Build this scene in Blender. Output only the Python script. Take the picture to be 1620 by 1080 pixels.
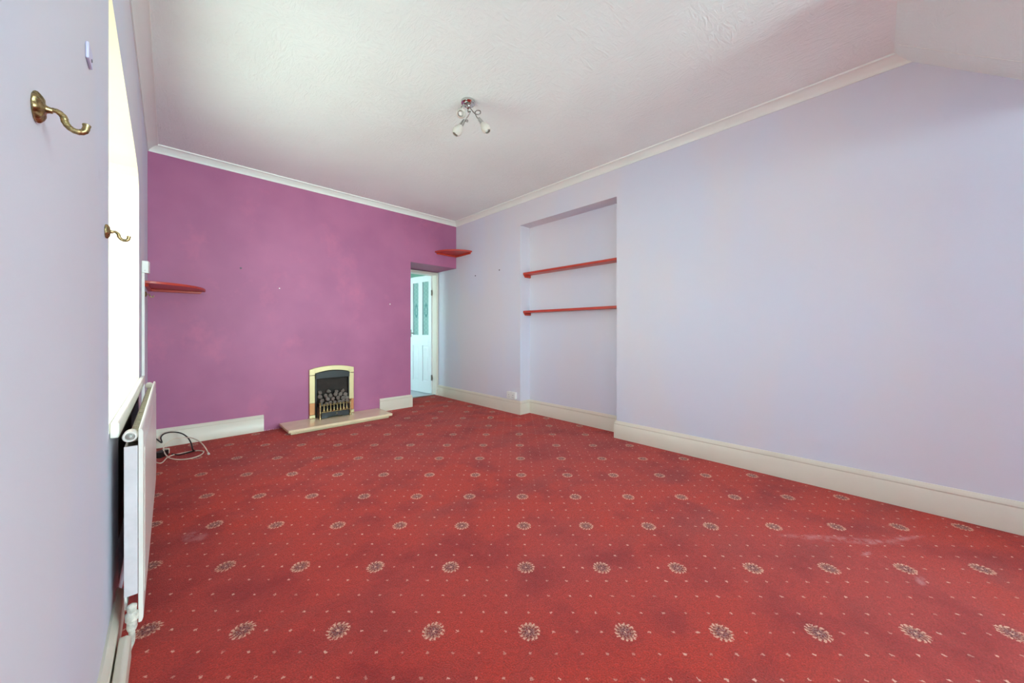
import bpy, bmesh, math, random
from mathutils import Vector, Matrix
random.seed(7)
PI = math.pi
for o in list(bpy.data.objects): bpy.data.objects.remove(o)
scn = bpy.context.scene
COL = scn.collection

# ------------------------------------------------------------------ camera, world, exposure
F_PX, HOR, YAW, H = 559.04, 523.14, 0.7698, 1.05
cd = bpy.data.cameras.new('camera'); cam = bpy.data.objects.new('camera', cd); COL.objects.link(cam)
cam.location = (0, 0, H); cam.rotation_euler = (PI/2, 0, -YAW)
cd.sensor_width = 36; cd.lens = F_PX/1620*36; cd.shift_y = -(540-HOR)/1620; cd.clip_start = 0.02
scn.camera = cam
scn.view_settings.view_transform = 'Standard'; scn.view_settings.look = 'None'
scn.view_settings.gamma = 1; scn.view_settings.use_curve_mapping = False
scn.view_settings.exposure = 1.06
scn.cycles.diffuse_bounces = 10; scn.cycles.max_bounces = 14; scn.cycles.transparent_max_bounces = 8

wd = bpy.data.worlds.new('daylight'); scn.world = wd; wd.use_nodes = True
wt = wd.node_tree; bg = wt.nodes['Background']; bg.inputs[1].default_value = 12.0
_tc = wt.nodes.new('ShaderNodeTexCoord'); _sx = wt.nodes.new('ShaderNodeSeparateXYZ'); wt.links.new(_tc.outputs['Generated'], _sx.inputs[0])
_cr = wt.nodes.new('ShaderNodeValToRGB'); _mr = wt.nodes.new('ShaderNodeMapRange'); _mr.inputs[1].default_value = -1; _mr.inputs[2].default_value = 1
wt.links.new(_sx.outputs[2], _mr.inputs[0]); wt.links.new(_mr.outputs[0], _cr.inputs[0]); wt.links.new(_cr.outputs[0], bg.inputs[0])
for _p, _c in ((.33, (1.24, 1.64, 1.62, 1)),      # lower directions brightened to light the ceiling
               (.45, (1.72, 2.40, 2.34, 1)),     # bright horizon band added to light the walls facing the windows
               (.58, (1.68, 2.40, 2.46, 1)), (.72, (.80, 1.10, 1.22, 1))):
    _e = _cr.color_ramp.elements.new(_p); _e.color = _c
_cr.color_ramp.elements.remove(_cr.color_ramp.elements[0]); _cr.color_ramp.elements.remove(_cr.color_ramp.elements[-1])

def area(name, loc, rot, sx, sy, power, col, portal=False, spread=PI):
    l = bpy.data.lights.new(name, 'AREA'); l.shape = 'RECTANGLE'; l.size = sx; l.size_y = sy
    l.energy = power; l.color = col; l.spread = spread
    if portal: l.cycles.is_portal = True
    o = bpy.data.objects.new(name, l); COL.objects.link(o); o.location = loc; o.rotation_euler = rot
    return o
# daylight coming in at the window openings
area('window_portal', (-0.46, 2.48, 1.42), (0, -PI/2, 0), 1.36, 1.6, 1, (1, 1, 1), True)
area('side_window_portal', (-0.46, -0.10, 1.42), (0, -PI/2, 0), 1.36, 1.24, 1, (1, 1, 1), True)
area('added_window_portal', (2.3, -4.32, 1.33), (PI/2, 0, 0), 1.6, 2.2, 1, (1, 1, 1), True)  # portal of the added rear window
area('hall_window_portal', (0.22, 5.85, 1.35), (0, -PI/2, 0), 1.7, 1.3, 1, (1, 1, 1), True)

# ------------------------------------------------------------------ room measures (metres)
L, R, B, REAR = -0.139, 3.156, 4.485, -4.2
CEIL = 2.70

# ------------------------------------------------------------------ materials
def s2l(c):
    return tuple((v/255/12.92 if v/255 <= .04045 else ((v/255+.055)/1.055)**2.4) for v in c)+(1,)
class NT:
    def __init__(s, name):
        s.m = bpy.data.materials.new(name); s.m.use_nodes = True; s.t = s.m.node_tree; s.n = s.t.nodes; s.l = s.t.links
        s.b = s.n['Principled BSDF']; s.co = s.n.new('ShaderNodeTexCoord').outputs['Object']
    def link(s, a, b): s.l.new(a, b)
    def _in(s, sock, v):
        if v is None: return
        if hasattr(v, 'is_output'): s.l.new(v, sock)
        else: sock.default_value = v
    def math(s, op, a, b=None, c=None, clamp=False):
        n = s.n.new('ShaderNodeMath'); n.operation = op; n.use_clamp = clamp
        s._in(n.inputs[0], a); s._in(n.inputs[1], b); s._in(n.inputs[2], c); return n.outputs[0]
    def mix(s, f, a, b, mode='MIX'):
        n = s.n.new('ShaderNodeMix'); n.data_type = 'RGBA'; n.blend_type = mode
        s._in(n.inputs[0], f); s._in(n.inputs[6], a); s._in(n.inputs[7], b); return n.outputs[2]
    def noise(s, scale, detail=2, rough=.5, vec=None, dist=0.0):
        n = s.n.new('ShaderNodeTexNoise'); n.inputs['Scale'].default_value = scale; n.inputs['Detail'].default_value = detail
        n.inputs['Roughness'].default_value = rough; n.inputs['Distortion'].default_value = dist
        s.l.new(vec or s.co, n.inputs['Vector']); return n.outputs[0]
    def scaled(s, v, loc=(0, 0, 0), rot=(0, 0, 0)):
        n = s.n.new('ShaderNodeMapping'); n.inputs['Scale'].default_value = v; n.inputs['Location'].default_value = loc
        n.inputs['Rotation'].default_value = rot; s.l.new(s.co, n.inputs[0]); return n.outputs[0]
    def ramp(s, f, lo, hi):
        n = s.n.new('ShaderNodeMapRange'); n.inputs[1].default_value = lo; n.inputs[2].default_value = hi
        s._in(n.inputs[0], f); return n.outputs[0]
    def color(s, c): s._in(s.b.inputs['Base Color'], c)
    def bump(s, h, strength, dist):
        n = s.n.new('ShaderNodeBump'); n.inputs['Strength'].default_value = strength; n.inputs['Distance'].default_value = dist
        s.l.new(h, n.inputs['Height']); s.l.new(n.outputs[0], s.b.inputs['Normal'])
    def set(s, **k):
        for a, v in k.items(): s.b.inputs[a.replace('_', ' ')].default_value = v
        return s

def paint(name, c, var=.04, rough=.6, bump=.15, scale=3.0, bscale=60, bd=.002):
    t = NT(name); c = s2l(c)
    dk = tuple(x*(1-var) for x in c[:3])+(1,); lt = tuple(min(1, x*(1+var)) for x in c[:3])+(1,)
    t.color(t.mix(t.ramp(t.noise(scale, 4, .6), .35, .65), dk, lt)); t.set(Roughness=rough)
    if bump: t.bump(t.noise(bscale, 3, .6), bump, bd)
    return t.m

def wall_lilac():
    t = NT('lilac_emulsion')
    a, b = s2l((207, 209, 224)), s2l((213, 209, 217))
    v = t.scaled((1, 1, .45)); c = t.mix(t.ramp(t.noise(1.3, 3, .55, v), .4, .6), a, b)
    sm = t.ramp(t.noise(5, 4, .6), .72, .8); c = t.mix(t.math('MULTIPLY', sm, .25), c, s2l((180, 176, 186)))
    t.color(c); t.set(Roughness=.62)
    t.bump(t.math('ADD', t.noise(5, 2, .5), t.math('MULTIPLY', t.noise(90, 2, .6), .08)), .35, .008); return t.m
def wall_purple():
    t = NT('purple_emulsion')
    a, b, p = s2l((164, 94, 134)), s2l((174, 102, 141)), s2l((192, 106, 142))
    c = t.mix(t.ramp(t.noise(1.6, 3, .55), .38, .62), a, b)
    sc = t.ramp(t.noise(2.6, 5, .65, t.scaled((1, 1, .8), (3, 1, 2))), .56, .72)
    c = t.mix(t.math('MULTIPLY', sc, .6), c, p)
    t.color(c); t.set(Roughness=.55)
    t.bump(t.math('ADD', t.noise(4, 2, .5), t.math('MULTIPLY', t.noise(100, 2, .6), .07)), .35, .008); return t.m
def ceiling_mat():
    t = NT('textured_ceiling_paper'); v = t.scaled((1, 1, 1), rot=(0, 0, .5))
    n1 = t.noise(20, 5, .62, t.scaled((.55, 1.7, 1), rot=(0, 0, .7)), 1.4); n2 = t.noise(24, 5, .62, t.scaled((1.6, .5, 1), rot=(0, 0, .3)), 1.2)
    m = t.ramp(t.noise(5, 2, .5), .42, .58); h = t.mix(m, n1, n2)
    a, b = s2l((238, 249, 246)), s2l((234, 244, 241))
    t.color(t.mix(t.ramp(t.noise(.9, 3, .5), .4, .6), a, b)); t.set(Roughness=.75)
    t.bump(t.ramp(h, .42, .66), .42, .005); return t.m
def glass_mat(name, tint, alpha=.12):
    t = NT(name); tr = t.n.new('ShaderNodeBsdfTransparent'); tr.inputs[0].default_value = tint
    gl = t.n.new('ShaderNodeBsdfGlossy'); gl.inputs['Roughness'].default_value = .02
    mx = t.n.new('ShaderNodeMixShader'); mx.inputs[0].default_value = alpha
    t.link(tr.outputs[0], mx.inputs[1]); t.link(gl.outputs[0], mx.inputs[2])
    t.link(mx.outputs[0], t.n['Material Output'].inputs[0]); return t.m

C_ANG, C_OX, C_OY, C_S = .7754, .9026, .8445, .335/4
def carpet_mat():
    t = NT('red_patterned_carpet')
    wob = t.n.new('ShaderNodeTexNoise'); wob.inputs['Scale'].default_value = 170; wob.inputs['Detail'].default_value = 1; t.link(t.co, wob.inputs['Vector'])
    vm = t.n.new('ShaderNodeVectorMath'); vm.operation = 'MULTIPLY_ADD'; t.link(wob.outputs['Color'], vm.inputs[0])
    vm.inputs[1].default_value = (.016, .016, 0); t.link(t.co, vm.inputs[2])
    sp = t.n.new('ShaderNodeSeparateXYZ'); t.link(vm.outputs[0], sp.inputs[0]); M = t.math
    dx = M('SUBTRACT', sp.outputs[0], C_OX+.008); dy = M('SUBTRACT', sp.outputs[1], C_OY+.008)
    ca, sa = math.cos(C_ANG)/C_S, math.sin(C_ANG)/C_S
    X = M('SUBTRACT', M('MULTIPLY', dx, ca), M('MULTIPLY', dy, sa)); Y = M('ADD', M('MULTIPLY', dx, sa), M('MULTIPLY', dy, ca))
    i, j = M('ROUND', X), M('ROUND', Y); fx, fy = M('SUBTRACT', X, i), M('SUBTRACT', Y, j)
    def mod4(v): return M('LESS_THAN', M('ABSOLUTE', M('SUBTRACT', M('FRACT', M('ADD', M('DIVIDE', v, 4), .5)), .5)), .05)
    med = M('MULTIPLY', mod4(i), mod4(j))
    r = M('SQRT', M('ADD', M('MULTIPLY', fx, fx), M('MULTIPLY', fy, fy)))
    th = M('ARCTAN2', fy, fx)
    def band(v, lo, hi): return M('MULTIPLY', M('GREATER_THAN', v, lo), M('LESS_THAN', v, hi))
    def gt(v, x): return M('GREATER_THAN', v, x)
    rr = M('DIVIDE', r, .455)
    fleck = t.noise(260, 1, .5)
    p1 = M('SINE', M('ADD', M('MULTIPLY', th, 14), M('MULTIPLY', rr, 7)))
    outer = M('MULTIPLY', band(rr, .70, 1.0), gt(M('ADD', p1, M('MULTIPLY', M('SUBTRACT', fleck, .5), 3.0)), -.1))
    p2 = M('SINE', M('ADD', M('MULTIPLY', th, 11), M('MULTIPLY', rr, -9)))
    midr = M('MULTIPLY', band(rr, .46, .76), gt(M('ADD', p2, M('MULTIPLY', M('SUBTRACT', fleck, .5), 3.0)), .15))
    p3 = M('SINE', M('ADD', M('MULTIPLY', th, 6), M('MULTIPLY', rr, 11)))
    inner = M('MULTIPLY', M('LESS_THAN', rr, .5), gt(M('ADD', p3, M('MULTIPLY', M('SUBTRACT', fleck, .5), 3.0)), .2))
    inner_p = M('MULTIPLY', M('LESS_THAN', rr, .5), gt(t.noise(230, 0, .5), .56))
    core = M('LESS_THAN', rr, .12)
    # ground colour
    big = t.noise(.8, 3, .55); mid = t.noise(3.2, 4, .6); pile = t.noise(200, 3, .75); pile2 = t.noise(60, 3, .65)
    red = t.mix(t.ramp(big, .38, .62), s2l((198, 54, 38)), s2l((186, 60, 54)))
    red = t.mix(M('MULTIPLY', t.ramp(mid, .48, .68), .75), red, s2l((150, 28, 32)))
    red = t.mix(M('MULTIPLY', t.ramp(t.noise(2.1, 4, .6, t.scaled((.6, 1.5, 1), (4, 2, 0), (0, 0, .6))), .52, .68), .6), red, s2l((170, 60, 54)))
    pf = M('ADD', M('MULTIPLY', t.ramp(pile, .3, .7), .75), M('MULTIPLY', t.ramp(pile2, .3, .7), .25))
    gr = t.n.new('ShaderNodeCombineColor'); gv = M('ADD', M('MULTIPLY', pf, 1.1), .45)
    for k in range(3): t.link(gv, gr.inputs[k])
    red = t.mix(1.0, red, gr.outputs[0], 'MULTIPLY')
    cream, dark, lil = s2l((236, 184, 160)), s2l((104, 48, 52)), s2l((200, 146, 140))
    inmed = M('MULTIPLY', med, M('LESS_THAN', rr, .78))
    c = t.mix(M('MULTIPLY', inmed, .62), red, s2l((120, 52, 48)))
    c = t.mix(M('MULTIPLY', med, outer), c, cream)
    c = t.mix(M('MULTIPLY', med, M('MULTIPLY', midr, .85)), c, s2l((206, 146, 124)))
    c = t.mix(M('MULTIPLY', med, M('MULTIPLY', inner, .9)), c, dark)
    c = t.mix(M('MULTIPLY', med, M('MULTIPLY', inner_p, .8)), c, lil)
    c = t.mix(M('MULTIPLY', med, core), c, cream)
    wn = t.n.new('ShaderNodeTexWhiteNoise'); cv = t.n.new('ShaderNodeCombineXYZ'); t.link(i, cv.inputs[0]); t.link(j, cv.inputs[1]); t.link(cv.outputs[0], wn.inputs['Vector'])
    ex = M('ADD', fx, M('MULTIPLY', fy, .3)); dr = M('SQRT', M('ADD', M('MULTIPLY', M('MULTIPLY', ex, ex), .7), M('MULTIPLY', fy, fy)))
    dot = M('MULTIPLY', M('MULTIPLY', M('LESS_THAN', dr, .052), M('SUBTRACT', 1, med)), M('ADD', M('MULTIPLY', wn.outputs[0], .6), .4))
    c = t.mix(dot, c, s2l((240, 190, 170)))
    # pale plaster scuffs of their own shape
    for (px, py, sx, sy, rot, k) in ((2.43, .14, .30, .035, -.9, .5), (2.62, -.05, .22, .02, -.6, .5), (2.37, .04, .05, .012, -.4, .9), (.10, 2.43, .05, .08, .3, .5), (2.28, -.12, .05, .02, 0, .6)):
        a, b = math.cos(rot), math.sin(rot)
        u = M('SUBTRACT', sp.outputs[0], px); v = M('SUBTRACT', sp.outputs[1], py)
        uu = M('DIVIDE', M('ADD', M('MULTIPLY', u, a), M('MULTIPLY', v, b)), sx); vv = M('DIVIDE', M('SUBTRACT', M('MULTIPLY', v, a), M('MULTIPLY', u, b)), sy)
        g = M('SUBTRACT', 1, M('ADD', M('MULTIPLY', uu, uu), M('MULTIPLY', vv, vv)), clamp=True)
        c = t.mix(M('MULTIPLY', M('MULTIPLY', g, k), t.ramp(t.noise(14, 4, .7), .4, .62)), c, s2l((226, 170, 176)))
    t.color(c); t.set(Roughness=.95); t.b.inputs['Specular IOR Level'].default_value = .1
    t.b.inputs['Sheen Weight'].default_value = .15
    t.bump(pf, .7, .006); return t.m

def metal(name, c, rough=.3, var=True):
    t = NT(name); c = s2l(c)
    if var: t.color(t.mix(t.ramp(t.noise(140, 4, .6), .35, .65), tuple(x*.3 for x in c[:3])+(1,), c))
    else: t.color(c)
    t.set(Metallic=1, Roughness=rough); return t.m
M_ = dict(
    lilac=wall_lilac(), purple=wall_purple(), ceil=ceiling_mat(), carpet=carpet_mat(),
    cream=paint('cream_reveal_paint', (212, 196, 170), .02, .5, .2, 4, 40),
    cove=paint('cove_white_paint', (231, 237, 231), .015, .5, .1),
    skirt=paint('skirting_gloss_paint', (214, 205, 189), .02, .35, .08, 2, 30),
    sill=paint('sill_gloss_paint', (242, 238, 226), .02, .3, .1),
    shelf=paint('red_shelf_gloss', (186, 62, 46), .07, .35, .1, 9, 40),
    rad=paint('radiator_enamel', (222, 216, 208), .03, .32, .05, 6, 30),
    radside=paint('radiator_side_paint', (206, 198, 200), .06, .5, .2, 14, 60),
    grille=paint('radiator_grille_dusty', (176, 168, 148), .1, .6, .2, 30, 80),
    white=paint('white_plastic', (226, 226, 222), .01, .35, 0),
    doorw=paint('door_white_gloss', (226, 232, 234), .01, .35, .05),
    trimw=paint('frame_cream_gloss', (226, 218, 206), .02, .35, .05),
    mint=paint('mint_hall_paint', (188, 222, 208), .02, .6, .05),
    vinyl=paint('grey_hall_vinyl', (196, 198, 206), .05, .45, .05, 8),
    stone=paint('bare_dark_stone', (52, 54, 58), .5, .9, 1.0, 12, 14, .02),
    sill_shade=paint('under_sill_shade', (120, 108, 90), .25, .85, .8, 9, 30, .01),  # olive brown paints in the shade below the sill
    hearth=paint('cream_marble', (232, 214, 178), .04, .16, 0, 7),
    hearth_dk=paint('cream_marble_edge', (212, 198, 160), .04, .3, 0, 7),
    black=paint('black_enamel', (24, 24, 26), .2, .4, .1, 20),
    soot=paint('sooty_firebox', (44, 36, 32), .4, .8, .3, 8, 30),
    cable_b=paint('black_cable_sheath', (16, 15, 16), .05, .4, 0),
    cable_w=paint('cream_cable_sheath', (222, 204, 184), .03, .4, 0),
    grime=paint('dirty_valve_paint', (206, 200, 188), .3, .6, .5, 40, 60),
    lilacplate=paint('painted_over_plate', (198, 196, 222), .02, .5, .1, 8),
    brass=metal('aged_brass', (196, 170, 122), .38),
    pale_brass=metal('brushed_pale_brass', (206, 190, 148), .5, False),
    copper=metal('tarnished_copper_tint', (196, 136, 96), .5, False),
    chrome=metal('chrome', (200, 200, 198), .12, False),
    steel=metal('dull_steel', (150, 146, 140), .4, False),
    plug=paint('dark_rawlplug', (90, 84, 96), .1, .6, 0),
    pink=paint('bare_plaster_scuff', (212, 150, 172), .15, .8, .2, 60),
    glass=glass_mat('window_glass', (.96, .98, .98, 1), .08),
    dimming=glass_mat('daylight_cutting_glass', (.49, .465, .44, 1), .08),  # tint added to cut the daylight above the radiator
    dim=glass_mat('dim_window_glass', (.10, .10, .10, 1), .08), rearw=glass_mat('added_window_glass', (.88, .88, .88, 1), .08), soft=glass_mat('hall_dimming_glass', (.62, .62, .62, 1), .08),  # tints set only to balance daylight between the windows
)
def frosted():
    t = NT('frosted_lamp_glass'); t.color(s2l((228, 222, 212))); t.set(Roughness=.45); t.b.inputs['Transmission Weight'].default_value = .35; return t.m
M_['frost'] = frosted()
def etched():
    t = NT('etched_door_glass'); M = t.math
    sp = t.n.new('ShaderNodeSeparateXYZ'); t.link(t.co, sp.inputs[0]); u, z = sp.outputs[0], sp.outputs[2]
    k = 2*PI/.14
    w = M('ABSOLUTE', M('SINE', M('MULTIPLY', z, k)))
    leaf = M('LESS_THAN', M('ABSOLUTE', M('SUBTRACT', M('MULTIPLY', M('ABSOLUTE', u), 1), M('MULTIPLY', w, .05))), .006)
    dz = M('SUBTRACT', z, 1.38); q = M('ADD', M('MULTIPLY', M('MULTIPLY', u, u), 1/(.045**2)), M('MULTIPLY', M('MULTIPLY', dz, dz), 1/(.12**2)))
    ov = M('MULTIPLY', M('LESS_THAN', q, 1), M('GREATER_THAN', q, .35))
    c = t.mix(leaf, s2l((150, 188, 184)), s2l((190, 216, 212))); c = t.mix(ov, c, s2l((96, 150, 152)))
    t.color(c); t.set(Roughness=.3); t.b.inputs['Transmission Weight'].default_value = .3; return t.m
M_['etched'] = etched()
def coal_mat():
    t = NT('ceramic_coal'); t.color(t.mix(t.ramp(t.noise(45, 4, .6), .35, .7), s2l((60, 54, 52)), s2l((186, 168, 156)))); t.set(Roughness=.9)
    t.bump(t.noise(70, 4, .7), .8, .01); return t.m
M_['coal'] = coal_mat()

# ------------------------------------------------------------------ mesh helpers
def box(bm, x0, x1, y0, y1, z0, z1):
    v = [bm.verts.new(p) for p in ((x0,y0,z0),(x1,y0,z0),(x1,y1,z0),(x0,y1,z0),(x0,y0,z1),(x1,y0,z1),(x1,y1,z1),(x0,y1,z1))]
    for f in ((0,3,2,1),(4,5,6,7),(0,1,5,4),(1,2,6,5),(2,3,7,6),(3,0,4,7)): bm.faces.new([v[k] for k in f])
    return v
def prism(bm, pts, axis, a, b):
    """extrude a 2-D outline along an axis; outline given in the two other axes"""
    def P(p, t): return {'x': (t, p[0], p[1]), 'y': (p[0], t, p[1]), 'z': (p[0], p[1], t)}[axis]
    A = [bm.verts.new(P(p, a)) for p in pts]; Bv = [bm.verts.new(P(p, b)) for p in pts]; n = len(pts)
    bm.faces.new(A); bm.faces.new(Bv[::-1])
    for i in range(n): bm.faces.new((A[i], Bv[i], Bv[(i+1) % n], A[(i+1) % n]))
def tube(bm, pts, rad, seg=10, cap=True):
    pts = [Vector(p) for p in pts]; n = len(pts); rs = rad if isinstance(rad, (list, tuple)) else [rad]*n
    rings = []; up = None
    for i, p in enumerate(pts):
        t = (pts[min(i+1, n-1)]-pts[max(i-1, 0)]).normalized()
        if up is None: up = t.orthogonal().normalized()
        up = (up-t*up.dot(t)).normalized(); s = t.cross(up)
        rings.append([bm.verts.new(p+(up*math.cos(2*PI*k/seg)+s*math.sin(2*PI*k/seg))*rs[i]) for k in range(seg)])
    for a, b in zip(rings, rings[1:]):
        for k in range(seg): bm.faces.new((a[k], a[(k+1) % seg], b[(k+1) % seg], b[k]))
    if cap: bm.faces.new(rings[0][::-1]); bm.faces.new(rings[-1])
def smooth_pts(pts, n=8):
    P = [Vector(p) for p in pts]; P = [P[0]*2-P[1]]+P+[P[-1]*2-P[-2]]; out = []
    for i in range(1, len(P)-2):
        for k in range(n):
            t = k/n; a, b, c, d = P[i-1:i+3]
            out.append(.5*((2*b)+(-a+c)*t+(2*a-5*b+4*c-d)*t*t+(-a+3*b-3*c+d)*t**3))
    return out+[P[-2]]
def lathe(bm, prof, origin, axis, seg=24, cap=True):
    """prof: (radius, distance along axis)"""
    o = Vector(origin); ax = Vector(axis).normalized(); u = ax.orthogonal().normalized(); w = ax.cross(u); rings = []
    for r, d in prof:
        rings.append([bm.verts.new(o+ax*d+(u*math.cos(2*PI*k/seg)+w*math.sin(2*PI*k/seg))*max(r, 1e-5)) for k in range(seg)])
    for a, b in zip(rings, rings[1:]):
        for k in range(seg): bm.faces.new((a[k], a[(k+1) % seg], b[(k+1) % seg], b[k]))
    if cap: bm.faces.new(rings[0][::-1]); bm.faces.new(rings[-1])
def obj(name, bm, mat, parent=None, bevel=0, smooth=False, seg=2):
    bmesh.ops.recalc_face_normals(bm, faces=bm.faces[:])
    me = bpy.data.meshes.new(name); bm.to_mesh(me); bm.free()
    for m in (mat if isinstance(mat, (list, tuple)) else [mat]): me.materials.append(m)
    if smooth:
        for p in me.polygons: p.use_smooth = True
        me.set_sharp_from_angle(angle=math.radians(42))
    o = bpy.data.objects.new(name, me); COL.objects.link(o)
    if parent:
        o.parent = parent
        if not parent.parent: o.matrix_parent_inverse = Matrix.Translation(parent.location).inverted()
    if bevel:
        b = o.modifiers.new('bevel', 'BEVEL'); b.width = bevel; b.segments = seg; b.limit_method = 'ANGLE'
    return o
def tag(o, label, cat=None, group=None, kind=None):
    o['label'] = label
    if cat: o['category'] = cat
    if group: o['group'] = group
    if kind: o['kind'] = kind
    return o
def thing(name, label, cat, loc=(0, 0, 0), group=None):
    o = bpy.data.objects.new(name, None); COL.objects.link(o); o.location = loc; o.empty_display_size = .05
    return tag(o, label, cat, group)
def struct(name, bm, mat, label, parent=None, **k):
    o = obj(name, bm, mat, parent, **k); o['label'] = label; o['kind'] = 'structure'
    if not parent: o['category'] = name.split('_')[0]
    return o
NB = bmesh.new
def mats_by(o, fn):
    for p in o.data.polygons: p.material_index = fn(p.center, p.normal)

# ------------------------------------------------------------------ floor (slightly rucked carpet)
bm = NB(); nx, ny = 110, 300; x0, x1, y0, y1 = L, R+.17, REAR, 5.035
RUCK = (((2.50, 4.60), (2.88, 4.42), .028, .014), ((2.66, 3.46), (3.04, 2.88), .035, .016), ((1.95, 3.78), (2.36, 3.46), .03, .009),
        ((.45, 2.9), (.9, 3.15), .05, .007), ((2.35, 3.0), (2.75, 2.2), .05, .007), ((.12, 2.75), (.28, 2.45), .05, .006))
def ruck(x, y):
    z = 0
    for (a, b, w, h) in RUCK:
        dx, dy = b[0]-a[0], b[1]-a[1]; l2 = dx*dx+dy*dy; t = ((x-a[0])*dx+(y-a[1])*dy)/l2; tc = min(1, max(0, t))
        d2 = (x-a[0]-tc*dx)**2+(y-a[1]-tc*dy)**2; z += h*math.exp(-d2/(w*w))
    return z
grid = [[bm.verts.new((x0+(x1-x0)*i/nx, y0+(y1-y0)*j/ny, ruck(x0+(x1-x0)*i/nx, y0+(y1-y0)*j/ny))) for i in range(nx+1)] for j in range(ny+1)]
for j in range(ny):
    for i in range(nx): bm.faces.new((grid[j][i], grid[j][i+1], grid[j+1][i+1], grid[j+1][i]))
struct('floor', bm, M_['carpet'], 'red carpet with cream and dark medallions and rows of small dots', smooth=True)

# ------------------------------------------------------------------ walls
WT = .32                                     # outer wall thickness
W1 = (1.70, 3.26); W2 = (-.72, .50); SZ = .72
bm = NB(); XO = L-WT
box(bm, XO, L, W1[1], B, 0, CEIL)
box(bm, XO, L, W2[1], W1[0], 0, CEIL)
box(bm, XO, L, REAR, W2[0], 0, CEIL)
box(bm, XO, L, W2[0], W2[1], 0, SZ)
prism(bm, [(W2[0], 2.06), (W2[1], 2.06), (W2[1], CEIL), (W2[0], CEIL)], 'x', XO, L)
# head of window 1 slopes down and is rounded into the far reveal
hd = [(W1[0], CEIL), (W1[0], 2.175), (2.0, 2.145), (2.5, 2.10), (2.9, 2.065), (3.12, 2.035), (3.20, 2.005), (3.24, 1.965), (W1[1], 1.92), (W1[1], CEIL)]
for a, b in zip(hd[1:-1], hd[2:-1]): prism(bm, [a, b, (b[0], CEIL), (a[0], CEIL)], 'x', XO, L)
# below the window: a panel recessed 3 cm behind the radiator
box(bm, XO, L, W1[0], 2.0, 0, SZ); box(bm, XO, L, 3.20, W1[1], 0, SZ); box(bm, XO, L, 2.0, 3.20, .63, SZ); box(bm, XO, L, 2.0, 3.20, 0, .09)
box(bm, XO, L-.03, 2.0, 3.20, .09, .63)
bmesh.ops.remove_doubles(bm, verts=bm.verts[:], dist=1e-5)
o = struct('wall_left', bm, [M_['lilac'], M_['cream'], M_['stone'], M_['sill_shade']], 'pale lilac painted wall with the deep cream window reveals')
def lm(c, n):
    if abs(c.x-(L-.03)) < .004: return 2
    if 1.69 < c.y < 3.27 and c.z < .72 and c.z > .64 and c.x > L-.01 and 2.0 < c.y < 3.2: return 3  # strip below the sill coloured as if in shade
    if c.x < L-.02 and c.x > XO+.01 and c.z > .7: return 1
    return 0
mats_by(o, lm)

bm = NB(); DX, DH = 2.395, 1.99
box(bm, L-WT, DX, B, B+.545, 0, CEIL)
box(bm, DX, R+.3, B, B+.545, DH+.013, CEIL)
bmesh.ops.remove_doubles(bm, verts=bm.verts[:], dist=1e-5)
struct('wall_back', bm, M_['purple'], 'plum purple painted chimney wall with a doorway at its right end')

NX, NY0, NY1, NZ = 3.33, 1.778, 3.108, 2.37
bm = NB()
box(bm, R, R+.3, REAR, NY0, 0, CEIL); box(bm, R, R+.3, NY1, B+.545, 0, CEIL)
box(bm, R, R+.3, NY0, NY1, NZ, CEIL); box(bm, NX, R+.3, NY0, NY1, 0, NZ)
bmesh.ops.remove_doubles(bm, verts=bm.verts[:], dist=1e-5)
struct('wall_right', bm, M_['lilac'], 'long pale lilac wall with a tall shallow recess')

RY, SL = -.072, .794                         # where the ceiling breaks, and its slope
zr = CEIL+SL*(REAR-RY)
bm = NB()                                    # rear wall holding an added window that lights the room
RZ = 1.0
KY = -.72; KZ = CEIL+SL*(KY-RY)             # the slope ends in a flat soffit
box(bm, L-WT, 1.5, REAR-.3, REAR, 0, CEIL); box(bm, 3.1, R+.3, REAR-.3, REAR, 0, CEIL)
box(bm, 1.5, 3.1, REAR-.3, REAR, 0, .22); box(bm, 1.5, 3.1, REAR-.3, REAR, 2.45, CEIL)
struct('wall_rear', bm, M_['lilac'], 'pale lilac rear wall behind the camera with an added window for light')
bm = NB()
box(bm, L-WT, R+.3, REAR-.3, B+.545, CEIL, CEIL+.12)
prism(bm, [(RY, CEIL-.0005), (KY, KZ), (KY-.12, KZ), (KY-.12, CEIL-.0005)], 'x', 2.30, R-.0005)   # boxed-in stair soffit, sloping underside
struct('ceiling', bm, M_['ceil'], 'off-white textured paper ceiling sloping down at the near right end')
bm = NB(); box(bm, 2.62, R-.001, -1.85, -1.65, .001, 2.0)  # unseen stub added to shade the near end of the long wall
struct('wall_light_blocker', bm, M_['lilac'], 'added unseen lilac stub behind the camera that shades the long wall')
# paper joint along the slope
bm = NB()
def on_slope(x, t): return Vector((x, RY-t*math.cos(math.atan(SL)), CEIL-t*math.sin(math.atan(SL))))
a, b = on_slope(3.02, .03), on_slope(3.02, .9)
tube(bm, [on_slope(2.995, .02), on_slope(3.0, .3), on_slope(2.99, .6), on_slope(3.0, 1.2)], .0022, 6)
struct('trim_4', bm, M_['cove'], 'thin raised paper joint on the sloping ceiling', smooth=True)

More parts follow.
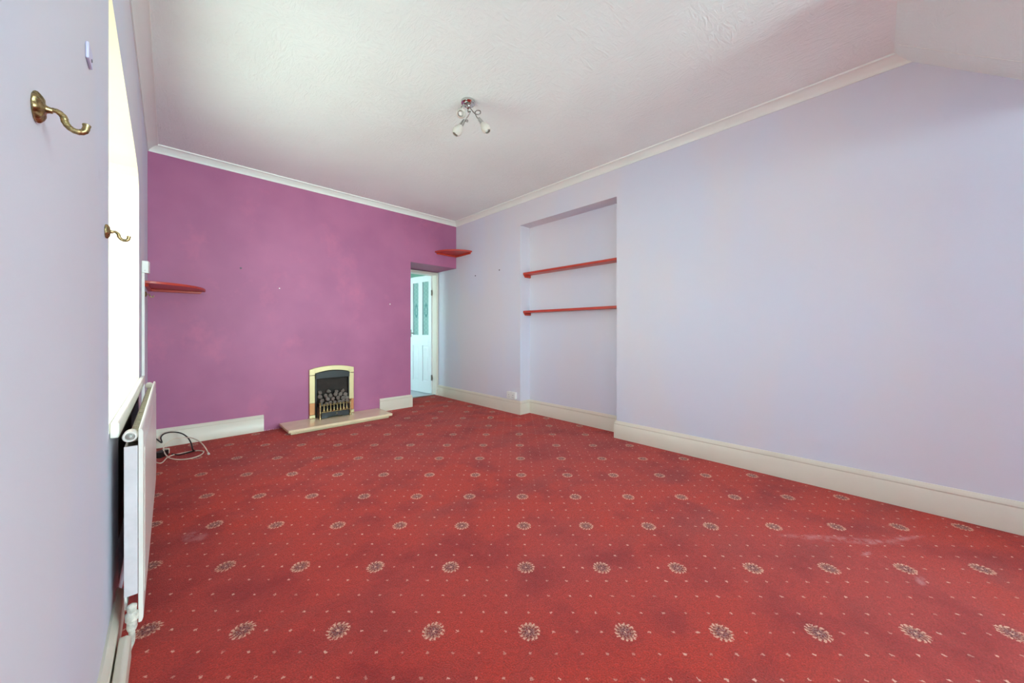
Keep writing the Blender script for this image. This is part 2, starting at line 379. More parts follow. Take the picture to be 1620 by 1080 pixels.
# ------------------------------------------------------------------ coving
CP = [(0, 2.640), (.006, 2.640), (.008, 2.648), (.013, 2.656), (.022, 2.666), (.034, 2.677), (.047, 2.686), (.060, 2.690), (.066, 2.690), (.068, 2.70), (0, 2.70)]
def cove(name, f0, f1, label):
    bm = NB(); A = [bm.verts.new(f0(*p)) for p in CP]; C = [bm.verts.new(f1(*p)) for p in CP]; n = len(CP)
    bm.faces.new(A); bm.faces.new(C[::-1])
    for i in range(n): bm.faces.new((A[i], C[i], C[(i+1) % n], A[(i+1) % n]))
    return struct(name, bm, M_['cove'], label, smooth=True)
sly = lambda z: RY-(CEIL-z)/SL
cove('trim_1', lambda o, z: (L+o, sly(z), z), lambda o, z: (L+o, B-o, z), 'white coving along the window wall')
cove('trim_2', lambda o, z: (L+o, B-o, z), lambda o, z: (R-o, B-o, z), 'white coving above the purple wall')
cove('trim_3', lambda o, z: (R-o, B-o, z), lambda o, z: (R-o, sly(z), z), 'white coving along the long lilac wall')

# ------------------------------------------------------------------ skirting boards
SP = [(0, 0), (.020, 0), (.020, .128), (.016, .133), (.016, .138), (.019, .142), (.016, .155), (.008, .163), (.006, .168), (0, .168)]
def skirt(name, pts, label, h=1.0):
    """pts: path points on the wall, room side to the left of travel"""
    bm = NB(); n = len(pts); rings = []
    P = [Vector((p[0], p[1])) for p in pts]
    for i in range(n):
        d0 = (P[i]-P[i-1]).normalized() if i else None; d1 = (P[i+1]-P[i]).normalized() if i < n-1 else None
        nn = [Vector((-d.y, d.x)) for d in (d0, d1) if d is not None]
        m = nn[0] if len(nn) == 1 else (nn[0]+nn[1])/(1+nn[0].dot(nn[1]))
        rings.append([bm.verts.new((P[i].x+m.x*o, P[i].y+m.y*o, z*h+.001)) for o, z in SP])
    k = len(SP)
    for a, b in zip(rings, rings[1:]):
        for i in range(k): bm.faces.new((a[i], b[i], b[(i+1) % k], a[(i+1) % k]))
    bm.faces.new(rings[0]); bm.faces.new(rings[-1][::-1])
    return struct(name, bm, M_['skirt'], label, smooth=True)
skirt('baseboard_back', [(.71, B), (L, B)], 'cream skirting board on the purple wall left of the hearth')
skirt('baseboard_doorway', [(DX, B+.04), (DX, B), (1.955, B)], 'short cream skirting board between hearth and doorway')
skirt('baseboard_right', [(R, -1.64), (R, NY0), (NX, NY0), (NX, NY1), (R, NY1), (R, 4.985)], 'cream skirting board following the long lilac wall and its recess')
skirt('baseboard_left', [(L, 1.93), (L, REAR)], 'cream skirting board on the near part of the window wall', .66)
skirt('baseboard_left', [(L, B-.02), (L, 3.30)], 'cream skirting board on the window wall beyond the radiator')

# ------------------------------------------------------------------ windows
def window(name, plane, a0, a1, z0, z1, axis, label, pane='glass'):
    """casement frame set near the outer face of the wall"""
    root = bpy.data.objects.new(name, None); COL.objects.link(root); root['label'] = label; root['kind'] = 'structure'; root['category'] = 'window'
    def bar(bm, a, b, c, d, t=.05):
        if axis == 'x': box(bm, plane-t/2, plane+t/2, a, b, c, d)
        else: box(bm, a, b, plane-t/2, plane+t/2, c, d)
    bm = NB(); w = .05; mid = (a0+a1)/2
    bar(bm, a0, a1, z0, z0+w); bar(bm, a0, a1, z1-w, z1); bar(bm, a0, a0+w, z0+w, z1-w); bar(bm, a1-w, a1, z0+w, z1-w); bar(bm, mid-w/2, mid+w/2, z0+w, z1-w)
    obj('window_frame', bm, M_['white'], root, bevel=.004)
    for (p, q) in ((a0+w, mid-w/2), (mid+w/2, a1-w)):
        bm = NB(); bar(bm, p, q, z0+w, z1-w, .006); obj('window_pane', bm, M_[pane], root)
    return root
window('window_1', L-.27, W1[0]+.002, W1[1]-.002, SZ+.034, 2.02, 'x', 'deep set window above the radiator', 'dimming')
window('window_2', L-.27, W2[0]+.002, W2[1]-.002, SZ+.034, 2.058, 'x', 'second window of the same wall, beside the camera', 'dim')
window('window_added_rear', REAR-.24, 1.502, 3.098, .222, 2.448, 'y', 'added unseen window lighting the room from the rear wall', 'rearw')  # unseen window added to light the room
# window head lining above window 1 frame
bm = NB(); prism(bm, [(W1[0], 2.02), (W1[1], 2.02), (W1[1], 2.03), (W1[0], 2.19)], 'x', XO+.02, XO+.08)
struct('window_1_lintel', bm, M_['white'], 'white lining between frame and soffit', bevel=0)['kind'] = 'structure'
# sills
sillt = thing('window_sill', 'bright cream window sill board above the radiator', 'sill', (L, 2.5, SZ)); sillt['kind'] = 'structure'
bm = NB()
box(bm, L-.24, L+.001, W1[0]+.001, W1[1]-.001, SZ+.001, SZ+.032)
obj('sill_board', bm, M_['sill'], sillt)
bm = NB(); prism(bm, [(L+.001, 1.715), (L+.022, 1.715), (L+.022, 3.40), (L+.001, 3.40)], 'z', SZ-.018, SZ+.032)
obj('sill_nosing', bm, M_['sill'], sillt, bevel=.005)
sill2 = thing('window_sill', 'cream sill board of the window beside the camera', 'sill', (L, -.1, SZ)); sill2['kind'] = 'structure'
bm = NB(); box(bm, L-.24, L+.02, W2[0]+.001, W2[1]-.001, SZ+.001, SZ+.032); obj('sill_board', bm, M_['sill'], sill2, bevel=.004)

# ------------------------------------------------------------------ hall beyond the doorway
HY0, HY1, HX0, HX1 = B+.545, 6.75, .3, 3.95
bm = NB()
box(bm, HX0, HX1, HY1, HY1+.1, 0, 2.5); box(bm, HX1, HX1+.1, HY0, HY1, 0, 2.5)
box(bm, HX0-.1, HX0, HY0, HY1, 0, .7); box(bm, HX0-.1, HX0, HY0, HY1, 2.0, 2.5); box(bm, HX0-.1, HX0, 6.5, HY1, .7, 2.0); box(bm, HX0-.1, HX0, HY0, 5.2, .7, 2.0)
box(bm, R+.3, HX1+.1, HY0-.1, HY0, 0, 2.5)
struct('wall_hall', bm, M_['mint'], 'pale mint green walls of the hall beyond the door')
bm = NB(); box(bm, HX0, HX1, HY0+.005, HY1, -.06, 0); struct('floor_hall', bm, M_['vinyl'], 'grey hall floor beyond the door')
bm = NB(); box(bm, HX0-.1, HX1+.1, HY0, HY1+.1, 2.5, 2.6); struct('ceiling_hall', bm, M_['mint'], 'pale mint hall ceiling')
window('window_4', HX0-.05, 5.202, 6.498, .702, 1.998, 'x', 'hall window out of sight behind the purple wall', 'soft')

# door frame and door leaf
dfr = bpy.data.objects.new('door_frame', None); COL.objects.link(dfr); tag(dfr, 'cream gloss door frame at the back of the doorway', 'door frame', kind='structure')
FY = HY0-.045
bm = NB(); box(bm, R-.034, R-.001, FY, HY0+.10, .001, DH+.005); box(bm, R-.024, R-.006, FY-.012, FY, .001, DH-.02)
obj('jamb', bm, M_['trimw'], dfr, bevel=.004)
bm = NB(); box(bm, DX+.001, DX+.05, FY, HY0+.10, .001, DH+.005); obj('jamb', bm, M_['trimw'], dfr, bevel=.004)
bm = NB(); box(bm, DX+.05, R-.034, FY, HY0+.10, DH-.035, DH+.005); box(bm, DX+.05, R-.034, FY-.012, FY, DH-.03, DH-.008); obj('door_head', bm, M_['trimw'], dfr, bevel=.004)
bm = NB(); box(bm, DX+.05, R-.034, HY0-.01, HY0+.03, .001, .012); obj('threshold', bm, M_['steel'], dfr, bevel=.002)

LW, LT = .61, .038
door = bpy.data.objects.new('door_1', None); COL.objects.link(door)
tag(door, 'white four panel door standing open into the hall, two etched glass panes', 'door', kind='structure')
da = math.atan2(.632, -.063)
Md = Matrix.Translation((3.118, 5.120, .012)) @ Matrix.Rotation(da, 4, 'Z')
def dobj(name, bm, mat, parent=door, **k):
    o = obj(name, bm, mat, None, **k); o.parent = parent
    if parent is door: o.matrix_local = Md
    return o
# leaf local: x along width, y thickness (-y = hall/right side, +y = room side), z up
XS = [(0, .07), (.24, .35), (.515, LW)]; ZB = [(0, .19), (.79, .97), (1.86, 1.965)]
bm = NB()
for a, b in XS: box(bm, a, b, -LT/2, LT/2, 0, 1.965)
for a, b in ((.07, .24), (.35, .515)):
    for c, d in ZB: box(bm, a, b, -LT/2, LT/2, c, d)
bmesh.ops.remove_doubles(bm, verts=bm.verts[:], dist=1e-5)
leaf = dobj('door_leaf', bm, M_['doorw'], bevel=.003)
for a, b in ((.07, .24), (.35, .515)):
    bm = NB(); box(bm, a+.001, b-.001, -.0085, .0085, .19, .79)
    for s in (-1, 1):
        vs = [(a+.016, .206), (b-.016, .206), (b-.016, .774), (a+.016, .774)]; vi = [(a+.04, .235), (b-.04, .235), (b-.04, .745), (a+.04, .745)]
        A = [bm.verts.new((p[0], s*.0085, p[1])) for p in vs]; C = [bm.verts.new((p[0], s*.017, p[1])) for p in vi]
        for i in range(4): bm.faces.new((A[i], A[(i+1) % 4], C[(i+1) % 4], C[i]))
        bm.faces.new(C)
    dobj('door_panel', bm, M_['doorw'])
    mc = (a+b)/2
    bm = NB(); box(bm, a-mc+.001, b-mc-.001, -.003, .003, .971, 1.859)
    g = obj('glass_pane', bm, M_['etched']); g.parent = door; g.matrix_local = Md @ Matrix.Translation((mc, 0, 0))
bm = NB()
for s in (-1, 1):
    box(bm, .555, .585, s*.019-.003, s*.019+.003, .93, 1.06)
    tube(bm, smooth_pts([(.57, s*.02, 1.0), (.57, s*.05, 1.0), (.555, s*.056, 1.0), (.47, s*.056, 1.0)]), .008, 10)
dobj('door_handle', bm, M_['steel'], smooth=True)
for z in (.22, 1.62):
    bm = NB(); tube(bm, [(-.008, .02, z), (-.008, .02, z+.09)], .007, 10); box(bm, -.006, .0, -.015, .02, z, z+.09); dobj('hinge', bm, M_['steel'])

# ------------------------------------------------------------------ hearth
hearth = thing('hearth', 'two layered cream marble hearth slab on the floor below the gas fire', 'hearth', (1.39, B-.2, 0))
bm = NB(); box(bm, .875, 1.905, B-.385, B-.002, .001, .026); obj('lower_slab', bm, M_['hearth_dk'], hearth, bevel=.004)
bm = NB(); box(bm, .85, 1.935, B-.415, B-.002, .027, .054); obj('upper_slab', bm, M_['hearth'], hearth, bevel=.004)

# ------------------------------------------------------------------ gas fire
FX0, FX1, FZ0 = 1.135, 1.622, .055; FC = (FX0+FX1)/2
fire = thing('gas_fire', 'brass framed coal effect gas fire set in the purple wall', 'fireplace', (FC, B-.02, FZ0))
def arch(x, x0, x1, zs, rise): t = (x-(x0+x1)/2)/((x1-x0)/2); return zs+rise*(1-t*t)
FW = .058
bm = NB(); n = 14; out = []; inn = []
for i in range(n+1):
    x = FX0+(FX1-FX0)*i/n; out.append((x, arch(x, FX0, FX1, .608, .036)))
    x = FX0+FW+(FX1-FX0-2*FW)*i/n; inn.append((x, arch(x, FX0+FW, FX1-FW, .562, .028)))
def strip(bm, top, bot, y0, y1):
    T0 = [bm.verts.new((x, y0, z)) for x, z in top]; T1 = [bm.verts.new((x, y1, z)) for x, z in top]
    B0 = [bm.verts.new((x, y0, z)) for x, z in bot]; B1 = [bm.verts.new((x, y1, z)) for x, z in bot]
    for i in range(len(top)-1):
        for q in ((T0[i], T0[i+1], B0[i+1], B0[i]), (T1[i+1], T1[i], B1[i], B1[i+1]), (T0[i+1], T0[i], T1[i], T1[i+1]), (B0[i], B0[i+1], B1[i+1], B1[i])): bm.faces.new(q)
    bm.faces.new((T0[0], B0[0], B1[0], T1[0])); bm.faces.new((T0[-1], T1[-1], B1[-1], B0[-1]))
xs = [FX0+FW+(FX1-FX0-2*FW)*i/n for i in range(n+1)]
top = [(x, arch(x, FX0, FX1, .608, .036)) for x in xs]
strip(bm, top, inn, B-.028, B-.002)
for a, b in ((FX0, xs[0]), (xs[-1], FX1)):
    m = (a+b)/2; q = [(a, .545), (b, .545)]+[(x, arch(x, FX0, FX1, .608, .036)) for x in (b, m, a)]
    prism(bm, q, 'y', B-.028, B-.002)
bmesh.ops.remove_doubles(bm, verts=bm.verts[:], dist=1e-5)
obj('frame_arch', bm, M_['pale_brass'], fire, bevel=.003)
for x0, s in ((FX0, 1), (FX1-FW, -1)):
    bm = NB(); box(bm, x0, x0+FW, B-.028, B-.002, .225, .541); obj('frame_upright', bm, M_['pale_brass'], fire, bevel=.003)
    bm = NB(); box(bm, x0, x0+FW, B-.028, B-.002, .095, .225); obj('frame_lower_upright', bm, M_['copper'], fire, bevel=.003)
    bm = NB(); box(bm, x0-.002, x0+FW+.002, B-.034, B-.002, .056, .093); obj('frame_foot', bm, M_['pale_brass'], fire, bevel=.003)
# firebox: a shallow black tray box in front of the wall face
IX0, IX1 = FX0+FW, FX1-FW
bm = NB()
box(bm, IX0, IX1, B-.0045, B-.0015, .056, .585)
obj('firebox_back', bm, M_['soot'], fire)
bm = NB(); tp = [(x, z-.002) for x, z in inn]; bt = [(x, .500+.0*x) for x, z in inn]
strip(bm, tp, bt, B-.055, B-.0046); obj('hood', bm, M_['black'], fire, bevel=.004)
for x0, x1 in ((IX0, IX0+.012), (IX1-.012, IX1)):
    bm = NB(); box(bm, x0, x1, B-.040, B-.0046, .056, .50); obj('firebox_side', bm, M_['black'], fire)
bm = NB(); prism(bm, [(B-.10, .06), (B-.10, .17), (B-.085, .185), (B-.0046, .20), (B-.0046, .06)], 'x', IX0+.013, IX1-.013); obj('coal_tray', bm, M_['black'], fire, bevel=.003)
# brass fret
fret = obj('fret_rail', (lambda b: (tube(b, [(IX0+.02, B-.135, .205), (IX1-.02, B-.135, .205)], .004, 8), tube(b, [(IX0+.02, B-.135, .128), (IX1-.02, B-.135, .128)], .006, 8), b)[-1])(NB()), M_['brass'], fire, smooth=True)
BP = [(.004, 0), (.012, .006), (.0135, .018), (.008, .032), (.0045, .050), (.0055, .068), (.003, .074), (.007, .080), (.008, .087), (.005, .094), (.001, .097)]
for k in range(8):
    x = IX0+.062+(IX1-IX0-.124)*k/7
    bm = NB(); lathe(bm, BP, (x, B-.135, .128), (0, 0, 1), 12); obj('baluster', bm, M_['brass'], fire, smooth=True)
for x in (IX0+.022, IX1-.022):
    bm = NB(); lathe(bm, [(.013, 0), (.014, .012), (.008, .022), (.010, .05), (.013, .07), (.008, .085), (.009, .12), (.010, .15), (.005, .162), (.011, .172), (.011, .182), (.003, .19)], (x, B-.135, .0545), (0, 0, 1), 14)
    obj('fret_post', bm, M_['brass'], fire, smooth=True)
bm = NB(); prism(bm, [(IX0+.036, .060), (IX0+.09, .060), (IX0+.13, .070), (IX1-.13, .070), (IX1-.09, .060), (IX1-.036, .060), (IX1-.036, .122), (IX0+.036, .122)], 'y', B-.138, B-.120)
ash = obj('ash_cover', bm, M_['black'], fire, bevel=.002)
bm = NB(); lathe(bm, [(.004, 0), (.008, .004), (.006, .010), (.001, .012)], (FC+.01, B-.138, .10), (0, -1, 0), 12); obj('knob', bm, M_['brass'], ash, smooth=True)
# coals
cm = []
for v in range(4):
    bm = NB(); bmesh.ops.create_icosphere(bm, subdivisions=3, radius=1)
    rnd = random.Random(v); ks = [(Vector((rnd.uniform(-1, 1), rnd.uniform(-1, 1), rnd.uniform(-1, 1))).normalized(), rnd.uniform(.62, .85)) for _ in range(9)]
    for q in bm.verts:
        for nrm, d in ks:
            e = q.co.dot(nrm)-d
            if e > 0: q.co -= nrm*e*.85
        q.co *= 1+.05*rnd.uniform(-1, 1)
    me = bpy.data.meshes.new('coal'); bm.to_mesh(me); bm.free(); me.materials.append(M_['coal'])
    for p in me.polygons: p.use_smooth = True
    cm.append(me)
rows = [(7, .216, .106, .025, 0), (6, .256, .082, .027, .5), (6, .298, .056, .027, 0), (4, .340, .042, .025, 1.0)]
rr = random.Random(3)
for n, z, dy, r, off in rows:
    for k in range(n):
        x = IX0+.045+(IX1-IX0-.09)*((k+.5*(off == .5)*.6)/(n-1+.0001) if n > 4 else (.02, .35, .62, .88)[k])
        x = min(IX1-.045, x+rr.uniform(-.006, .006))
        o = bpy.data.objects.new('coal', cm[rr.randrange(4)]); COL.objects.link(o)
        o.location = (x, B-dy+rr.uniform(-.004, .004), z+rr.uniform(-.006, .008)); o.scale = (r*rr.uniform(.9, 1.1), r*rr.uniform(.75, .9), r*rr.uniform(.8, 1.0)); o.rotation_euler = (rr.uniform(-.5, .5), rr.uniform(0, 6), rr.uniform(-.5, .5))
        tag(o, 'grey ceramic coal heaped behind the brass bars of the gas fire', 'coal', 'ceramic coals in the gas fire')

# ------------------------------------------------------------------ recess shelves
def alcove_shelf(z, label):
    t = thing('shelf', label, 'shelf', (3.26, (NY0+NY1)/2, z), 'red shelves in the recess')
    bm = NB(); box(bm, 3.205, NX-.001, NY0+.002, NY1-.002, z-.025, z); obj('shelf_board', bm, M_['shelf'], t, bevel=.002)
    for y0, y1 in ((NY1-.022, NY1-.002), (NY0+.002, NY0+.022)):
        bm = NB(); prism(bm, [(3.212, z-.026), (NX-.001, z-.026), (NX-.001, z-.058), (3.235, z-.058)], 'y', y0, y1); obj('batten', bm, M_['shelf'], t, bevel=.002)
alcove_shelf(1.782, 'upper red painted shelf in the wall recess')
alcove_shelf(1.302, 'lower red painted shelf in the wall recess')

# corner shelves
def corner_shelf(cx, cy, sx, r, z, th, label, bat, ry=None):
    t = thing('corner_shelf', label, 'shelf', (cx, cy, z)); pts = [(cx+sx*.001, cy-.001)]; ry = ry or r
    n = 20
    for k in range(n+1):
        a = PI/2*k/n; pts.append((cx+sx*(.001+r*math.sin(a)), cy-.001-ry*math.cos(a)))
    bm = NB(); prism(bm, pts, 'z', z-th, z); obj('shelf_board', bm, M_['shelf'], t, bevel=.002)
    if bat:
        e = z-th-.0005
        bm = NB(); prism(bm, [(cx+sx*.022, e), (cx+sx*(r-.02), e), (cx+sx*(r-.035), e-.022), (cx+sx*.022, e-.022)], 'y', cy-.021, cy-.001); obj('batten', bm, M_['shelf'], t, bevel=.002)
        bm = NB(); prism(bm, [(cy-.001, e), (cy-ry+.02, e), (cy-ry+.035, e-.022), (cy-.001, e-.022)], 'x', cx+sx*.001, cx+sx*.021); obj('batten', bm, M_['shelf'], t, bevel=.002)
corner_shelf(L, B, 1, .385, 1.442, .020, 'red quarter round shelf in the corner by the window', True, .52)
corner_shelf(R, B, -1, .375, 2.212, .020, 'small red quarter round shelf high in the corner above the doorway', True, .395)

# ------------------------------------------------------------------ radiator
RX, RY0, RY1, RB, RT = -.062, 1.69, 3.22, .09, .728
rad = thing('radiator', 'white double panel radiator on the wall below the window', 'radiator', (-.09, 2.45, .1))
bm = NB(); prism(bm, [(RX-.012, RB), (RX-.004, RB), (RX, RB+.012), (RX, RT-.012), (RX-.003, RT-.002), (RX-.009, RT), (RX-.012, RT-.004)], 'y', RY0, RY1)
fp = obj('front_panel', bm, M_['rad'], rad, bevel=.002)
bm = NB(); prism(bm, [(RX, .16), (RX+.002, .165), (RX+.002, .655), (RX, .66)], 'y', RY0+.05, RY1-.05); obj('pressed_face', bm, M_['rad'], fp, bevel=.001)
bm = NB(); box(bm, -.107, -.100, RY0+.03, RY1-.03, RB+.04, RT-.06); obj('rear_panel', bm, M_['rad'], rad, bevel=.002)
bm = NB(); y = RY0+.04
box(bm, -.099, RX-.013, RY0+.035, RY1-.035, RT-.046, RT-.040)
while y < RY1-.05: box(bm, -.097, RX-.015, y, y+.012, RT-.040, RT-.034); y += .028
obj('top_grille', bm, M_['grille'], rad)
for y0, y1 in ((RY0+.004, RY0+.010), (RY1-.010, RY1-.004)):
    bm = NB(); box(bm, -.106, RX-.013, y0, y1, RB+.095, RT-.055); obj('side_panel', bm, M_['radside'], rad, bevel=.001)
for y0, s in ((RY0+.012, -1), (RY1-.012, 1)):
    bm = NB(); lathe(bm, [(.0165, -.03), (.0175, 0), (.0175, .014), (.015, .018), (.012, .018), (.010, .012), (.005, .012), (.005, .018), (.001, .019)], (-.0925, y0, RT-.022), (0, s, 0), 24)
    cp = obj('header_end_cap', bm, M_['rad'], rad, smooth=True)
    bm = NB(); lathe(bm, [(.0095, .0125), (.0095, .0145), (.0055, .0145), (.0055, .0185), (.0008, .019)], (-.0925, y0, RT-.022), (0, s, 0), 16); obj('plug', bm, M_['steel'], cp)
# valve and tail pipe at the near end
bm = NB(); lathe(bm, [(.010, 0), (.013, .01), (.012, .03), (.016, .034), (.016, .055), (.011, .060), (.012, .08), (.004, .086)], (-.088, RY0+.0, .075), (0, 0, 1), 16)
vb = obj('valve', bm, M_['grime'], rad, smooth=True)
bm = NB(); tube(bm, smooth_pts([(-.088, RY0-.005, .08), (-.088, RY0+.0, .04), (-.094, RY0-.01, .025), (-.10, RY0-.06, .02)]), .008, 12); tube(bm, [(-.088, RY0-.004, .12), (-.088, RY0+.05, .125)], .009, 12)
obj('pipe', bm, M_['grime'], rad, smooth=True)
bm = NB(); tube(bm, [(-.100, RY1-.06, RB+.05), (-.100, RY1-.06, .001)], .007, 10)
obj('tail_pipe', bm, M_['grime'], rad, smooth=True)
# pipe boxing in front of the near skirting
bm = NB(); prism(bm, [(-.115, .001), (-.088, .001), (-.088, .07), (-.098, .078), (-.115, .078)], 'y', REAR+.02, RY0-.02)
struct('trim_5', bm, M_['skirt'], 'narrow white pipe boxing along the foot of the window wall', bevel=.003)

# ------------------------------------------------------------------ curtain hooks
def hook(y, z, label, sc=1.0):
    t = thing('curtain_hook', label, 'hook', (L, y, z), 'brass curtain tie-back hooks on the window wall')
    bm = NB(); lathe(bm, [(.0195, 0), (.0205, .0015), (.0200, .004), (.0175, .0062), (.013, .0085), (.008, .0095), (.0055, .0105), (.0045, .013), (.004, .016)], (L+.0005, y, z), (1, 0, 0), 36)
    for v in bm.verts:                               # embossed petals
        d = Vector((0, v.co.y-y, v.co.z-z)); a = math.atan2(d.z, d.y)
        if d.length > .010: v.co.y += d.y*.07*math.cos(a*9); v.co.z += d.z*.07*math.cos(a*9); v.co.x += .0008*math.cos(a*9)
    obj('rose', bm, M_['brass'], t, smooth=True)
    P = [(.0135, .0005), (.018, .0015), (.022, .0005), (.0265, -.0045), (.0275, -.0105), (.0305, -.0165), (.0355, -.0205), (.0415, -.0210), (.0462, -.0180), (.0480, -.0125), (.0485, -.0065)]
    pp = smooth_pts([(L+a, y, z+c) for a, c in P], 5); n = len(pp)
    rs = [(.0030+.0011*min(1, k/(n*.3)))*(1+.05*math.sin(k*1.9)) for k in range(n)]; rs[-1] = .0036; rs[-2] = .0047; rs[-3] = .0046
    bm = NB(); tube(bm, pp, rs, 14); obj('hook_arm', bm, M_['brass'], t, smooth=True)
hook(.838, 1.371, 'large looking brass curtain hook nearest the camera, on the lilac wall')
hook(1.615, 1.350, 'brass curtain hook beside the near edge of the window')
hook(4.0, 1.338, 'small distant brass curtain hook just under the left red corner shelf')

# painted-over plate, control box and trunking
bm = NB(); box(bm, L+.0005, L+.006, 1.262, 1.318, 1.678, 1.716)
bl = tag(obj('blanking_plate', bm, M_['lilacplate'], bevel=.002), 'blank plate painted over in lilac, high on the window wall', 'wall plate')
bm = NB(); lathe(bm, [(.004, 0), (.004, .001), (.001, .0015)], (L+.006, 1.300, 1.692), (1, 0, 0), 10); obj('screw', bm, M_['plug'], bl)
cb = thing('control_box', 'small white box on the window wall above white trunking', 'control box', (L, 3.56, 1.49))
bm = NB(); prism(bm, [(L+.001, 3.525), (L+.034, 3.530), (L+.040, 3.565), (L+.034, 3.60), (L+.001, 3.605)], 'z', 1.452, 1.535); obj('case', bm, M_['white'], cb, bevel=.003)
bm = NB(); lathe(bm, [(.007, 0), (.007, .004), (.001, .005)], (L+.020, 3.5275, 1.468), (0, -1, 0), 12); obj('knob', bm, M_['white'], cb)
bm = NB(); box(bm, L+.001, L+.016, 3.515, 3.545, .20, 1.450)
tag(obj('cable_trunking', bm, M_['white'], bevel=.002), 'narrow white cable trunking running down beside the window', 'trunking')
# socket on right wall
sk = thing('double_socket', 'white surface mounted double socket just above the skirting near the recess', 'socket', (R, 3.24, .24))
bm = NB(); box(bm, R-.030, R-.001, 3.168, 3.314, .186, .272); obj('back_box', bm, M_['white'], sk, bevel=.003)
fcp = obj('face_plate', (lambda b: (box(b, R-.037, R-.031, 3.166, 3.316, .184, .274), b)[-1])(NB()), M_['white'], sk, bevel=.002)
for y in (3.205, 3.277):
    bm = NB(); box(bm, R-.040, R-.0375, y-.008, y+.008, .250, .266); obj('switch', bm, M_['white'], fcp)
    bm = NB(); box(bm, R-.0378, R-.0372, y-.003, y+.003, .228, .238); box(bm, R-.0378, R-.0372, y-.014, y-.007, .204, .209); box(bm, R-.0378, R-.0372, y+.007, y+.014, .204, .209); obj('pin_holes', bm, M_['black'], fcp)
# wall plugs, nails
def plugr(p, nrm, r, mat, name, label, cat):
    bm = NB(); lathe(bm, [(r, 0), (r, .002), (r*.6, .003), (.0005, .0035)], p, nrm, 12); tag(obj(name, bm, mat), label, cat)
plugr((R-.0005, 4.012, 1.841), (-1, 0, 0), .010, M_['plug'], 'wall_plug', 'grey wall plug on the lilac wall, the one nearer the doorway corner', 'wall plug')
plugr((R-.0005, 3.498, 1.860), (-1, 0, 0), .010, M_['plug'], 'wall_plug', 'grey wall plug on the lilac wall, the one nearer the recess', 'wall plug')
plugr((.519, B-.0005, 1.685), (0, -1, 0), .009, M_['plug'], 'nail', 'dark nail in the purple wall above and left of the gas fire', 'nail')
plugr((.852, B-.0005, 1.508), (0, -1, 0), .006, M_['cove'], 'wall_plug', 'white wall plug in the purple wall, left of the gas fire', 'wall plug')
plugr((2.097, B-.0005, 1.403), (0, -1, 0), .007, M_['cove'], 'wall_plug', 'white wall plug in the purple wall between gas fire and doorway', 'wall plug')

# ------------------------------------------------------------------ ceiling spotlight
LC = Vector((1.543, 2.045, CEIL))
def ray(px, py, D):
    u, v = (px-810)/F_PX, -(py-HOR)/F_PX; c, s = math.cos(YAW), math.sin(YAW)
    return Vector((D*(u*c+s), D*(-u*s+c), H+D*v))
lamp = thing('ceiling_spotlight', 'chrome ceiling light with three frosted glass spots on curled arms', 'ceiling light', LC)
bm = NB(); lathe(bm, [(.050, .0005), (.050, .016), (.046, .020), (.040, .021), (.036, .026), (.020, .028), (.014, .034), (.010, .050), (.004, .054)], LC, (0, 0, -1), 32); obj('canopy', bm, M_['chrome'], lamp, smooth=True)
camr = Vector((math.cos(YAW), -math.sin(YAW), 0)); camf = Vector((math.sin(YAW), math.cos(YAW), 0)); up = Vector((0, 0, 1))
def LP(r, u, f=0): return LC+camr*r+up*u+camf*f
# right, up, forward offsets from the canopy in metres
spots = [
    (LP(-.026, -.150, -.02), Vector((0,0,0))+camr*-.5+up*-.85+camf*-.10, [(0, -.045, 0), (.0, -.075, 0), (.018, -.085, -.02), (.012, -.11, -.03), (-.008, -.135, -.02), (-.016, -.150, -.02), (-.004, -.156, -.015), (-.002, -.146, -.018), (-.024, -.146, -.02)]),
    (LP(.078, -.125, .0), camr*.52+up*-.82+camf*-.15, [(0, -.03, 0), (.02, -.05, .01), (.045, -.085, .0), (.07, -.10, -.01), (.088, -.085, 0), (.084, -.062, .01), (.06, -.060, .01), (.050, -.085, .0), (.065, -.118, .0), (.076, -.122, .0)]),
    (LP(-.036, -.095, -.03), camf*-.80+up*-.58+camr*.0, [(0, -.03, 0), (.015, -.05, -.01), (-.005, -.045, -.02), (-.03, -.035, -.015), (-.052, -.045, .0), (-.060, -.070, .0), (-.050, -.092, -.005), (-.037, -.094, -.026)]),
]
for base, ax, path in spots:
    ax = ax.normalized()
    bm = NB(); tube(bm, smooth_pts([LP(*p) for p in path], 8), .0034, 8); arm = obj('arm', bm, M_['steel'], lamp, smooth=True)
    bm = NB(); lathe(bm, [(.004, -.006), (.010, -.003), (.0125, .004), (.0165, .045), (.017, .047), (.015, .047), (.010, .02)], base, ax, 20, False); obj('lamp_holder', bm, M_['chrome'], arm, smooth=True)
    bm = NB(); lathe(bm, [(.0150, .043), (.022, .058), (.031, .080), (.0335, .094), (.0305, .108), (.021, .124), (.019, .122), (.029, .103), (.0315, .092), (.029, .081), (.020, .060), (.0135, .046)], base, ax, 24, False); obj('lamp_shade', bm, M_['frost'], lamp, smooth=True)
    bm = NB(); lathe(bm, [(.008, .040), (.009, .060), (.017, .080), (.020, .096), (.016, .110), (.001, .114)], base, ax, 16); obj('bulb', bm, M_['white'], lamp, smooth=True)

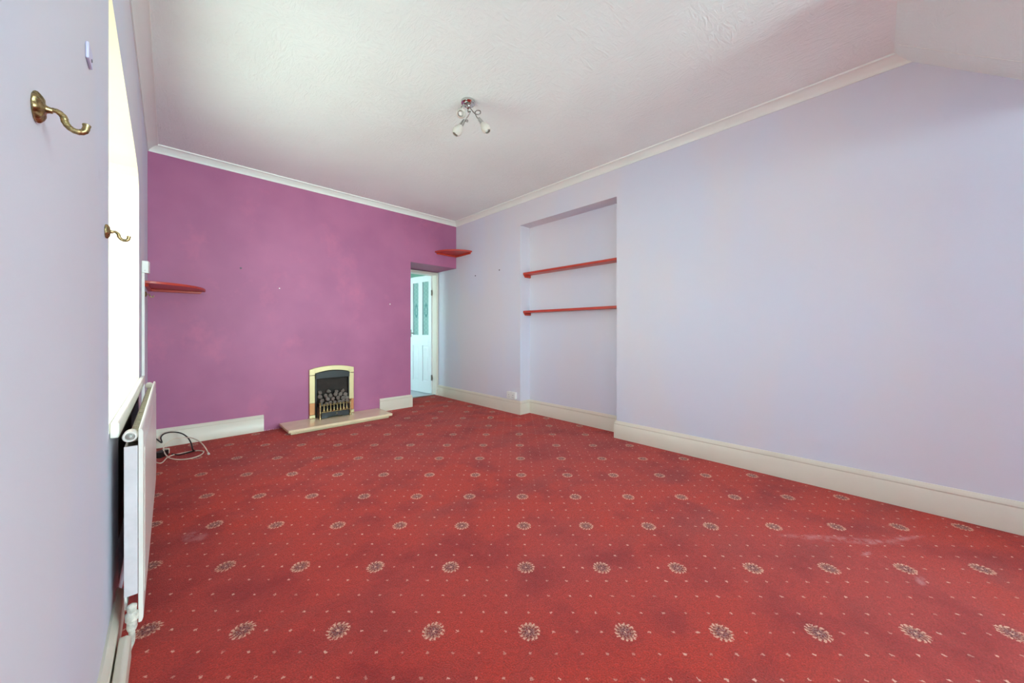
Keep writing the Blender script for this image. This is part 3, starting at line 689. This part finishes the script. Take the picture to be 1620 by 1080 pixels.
# ------------------------------------------------------------------ cables on the floor in the left corner
def cable(name, pts, r, mat, label):
    t = thing(name, label, 'cable', (pts[0][0], pts[0][1], 0)); bm = NB(); tube(bm, smooth_pts(pts, 10), r, 8); obj('sheath', bm, mat, t, smooth=True); return t
def fp3(px, py, z): 
    D = (H-z)*F_PX/(py-HOR); return tuple(ray(px, py, D))
wp = [(232, 726, .006), (250, 732, .006), (257, 731, .006), (264, 724, .01), (272, 720, .012), (285, 717, .008), (300, 714, .008), (313, 712.5, .008), (322, 714, .008), (318, 719, .006),
      (305, 724, .006), (290, 726.5, .006), (275, 726, .008), (265, 722, .014)]
P = [fp3(*q) for q in wp]
P += [tuple(ray(259, 712, 2.96)), tuple(ray(262, 702, 3.02)), tuple(ray(275, 694, 3.08)), tuple(ray(291, 692, 3.10)), tuple(ray(305, 693, 3.08)), tuple(ray(318, 700, 3.02)), tuple(ray(326, 710, 2.95)), fp3(329.5, 717, .014)]
cw = cable('aerial_cable', P, .0042, M_['cable_w'], 'cream coiled aerial cable lying on the carpet in the left corner')
e, d = Vector(P[-1]), (Vector(P[-1])-Vector(P[-2])).normalized()
bm = NB(); lathe(bm, [(.008, 0), (.008, .02), (.006, .022), (.006, .034), (.001, .035)], e-d*.004, d+Vector((0, 0, .2)), 12); obj('connector', bm, M_['white'], cw, smooth=True)
P = [tuple(ray(238, 690, 3.05)), tuple(ray(247, 694, 3.10)), tuple(ray(256, 700, 3.12)), tuple(ray(254.5, 692, 3.14)), tuple(ray(260, 686, 3.16)), tuple(ray(272, 683.3, 3.16)), tuple(ray(286, 685, 3.15)), tuple(ray(296, 691, 3.12)), tuple(ray(302, 700, 3.06)), tuple(ray(305, 711, 3.0)), fp3(308, 713, .012), fp3(303, 714, .010), fp3(285, 719, .010), fp3(272, 718, .012)]
cbk = cable('power_cable', P, .0052, M_['cable_b'], 'black power cable arching up from the carpet against the skirting')
ad = thing('power_adaptor', 'black power adaptor block with cream pin plug on the carpet by the radiator', 'adaptor', fp3(257, 722, 0))
a0 = Vector(fp3(255, 722, 0)); a1 = Vector(fp3(266, 717, 0)); dr = (a1-a0).normalized(); q = Matrix.Translation(a0) @ Matrix.Rotation(math.atan2(dr.y, dr.x), 4, 'Z')
def adp(name, args, mat, par, bv=.004):
    bm = NB(); box(bm, *args); bm.transform(q); return obj(name, bm, mat, par, bevel=bv)
adp('body', (-.05, .04, -.03, .03, .001, .046), M_['cable_b'], ad); adp('plug_face', (.041, .064, -.022, .022, .006, .052), M_['cable_w'], ad)
adp('pin', (.065, .082, -.004, .004, .028, .036), M_['steel'], ad, .001)
# crumbs of plaster on the carpet by the missing skirting
rr = random.Random(5)
crm = NB()
for k in range(26):
    x = rr.uniform(.715, .845); y = B-rr.uniform(.004, .022); s = rr.uniform(.003, .008)
    r = bmesh.ops.create_icosphere(crm, subdivisions=1, radius=s); bmesh.ops.translate(crm, verts=r['verts'], vec=(x, y, s*.6))
co = obj('plaster_crumbs', crm, M_['pink']); tag(co, 'crumbled pink plaster along the bare gap beside the hearth', 'plaster', kind='stuff')
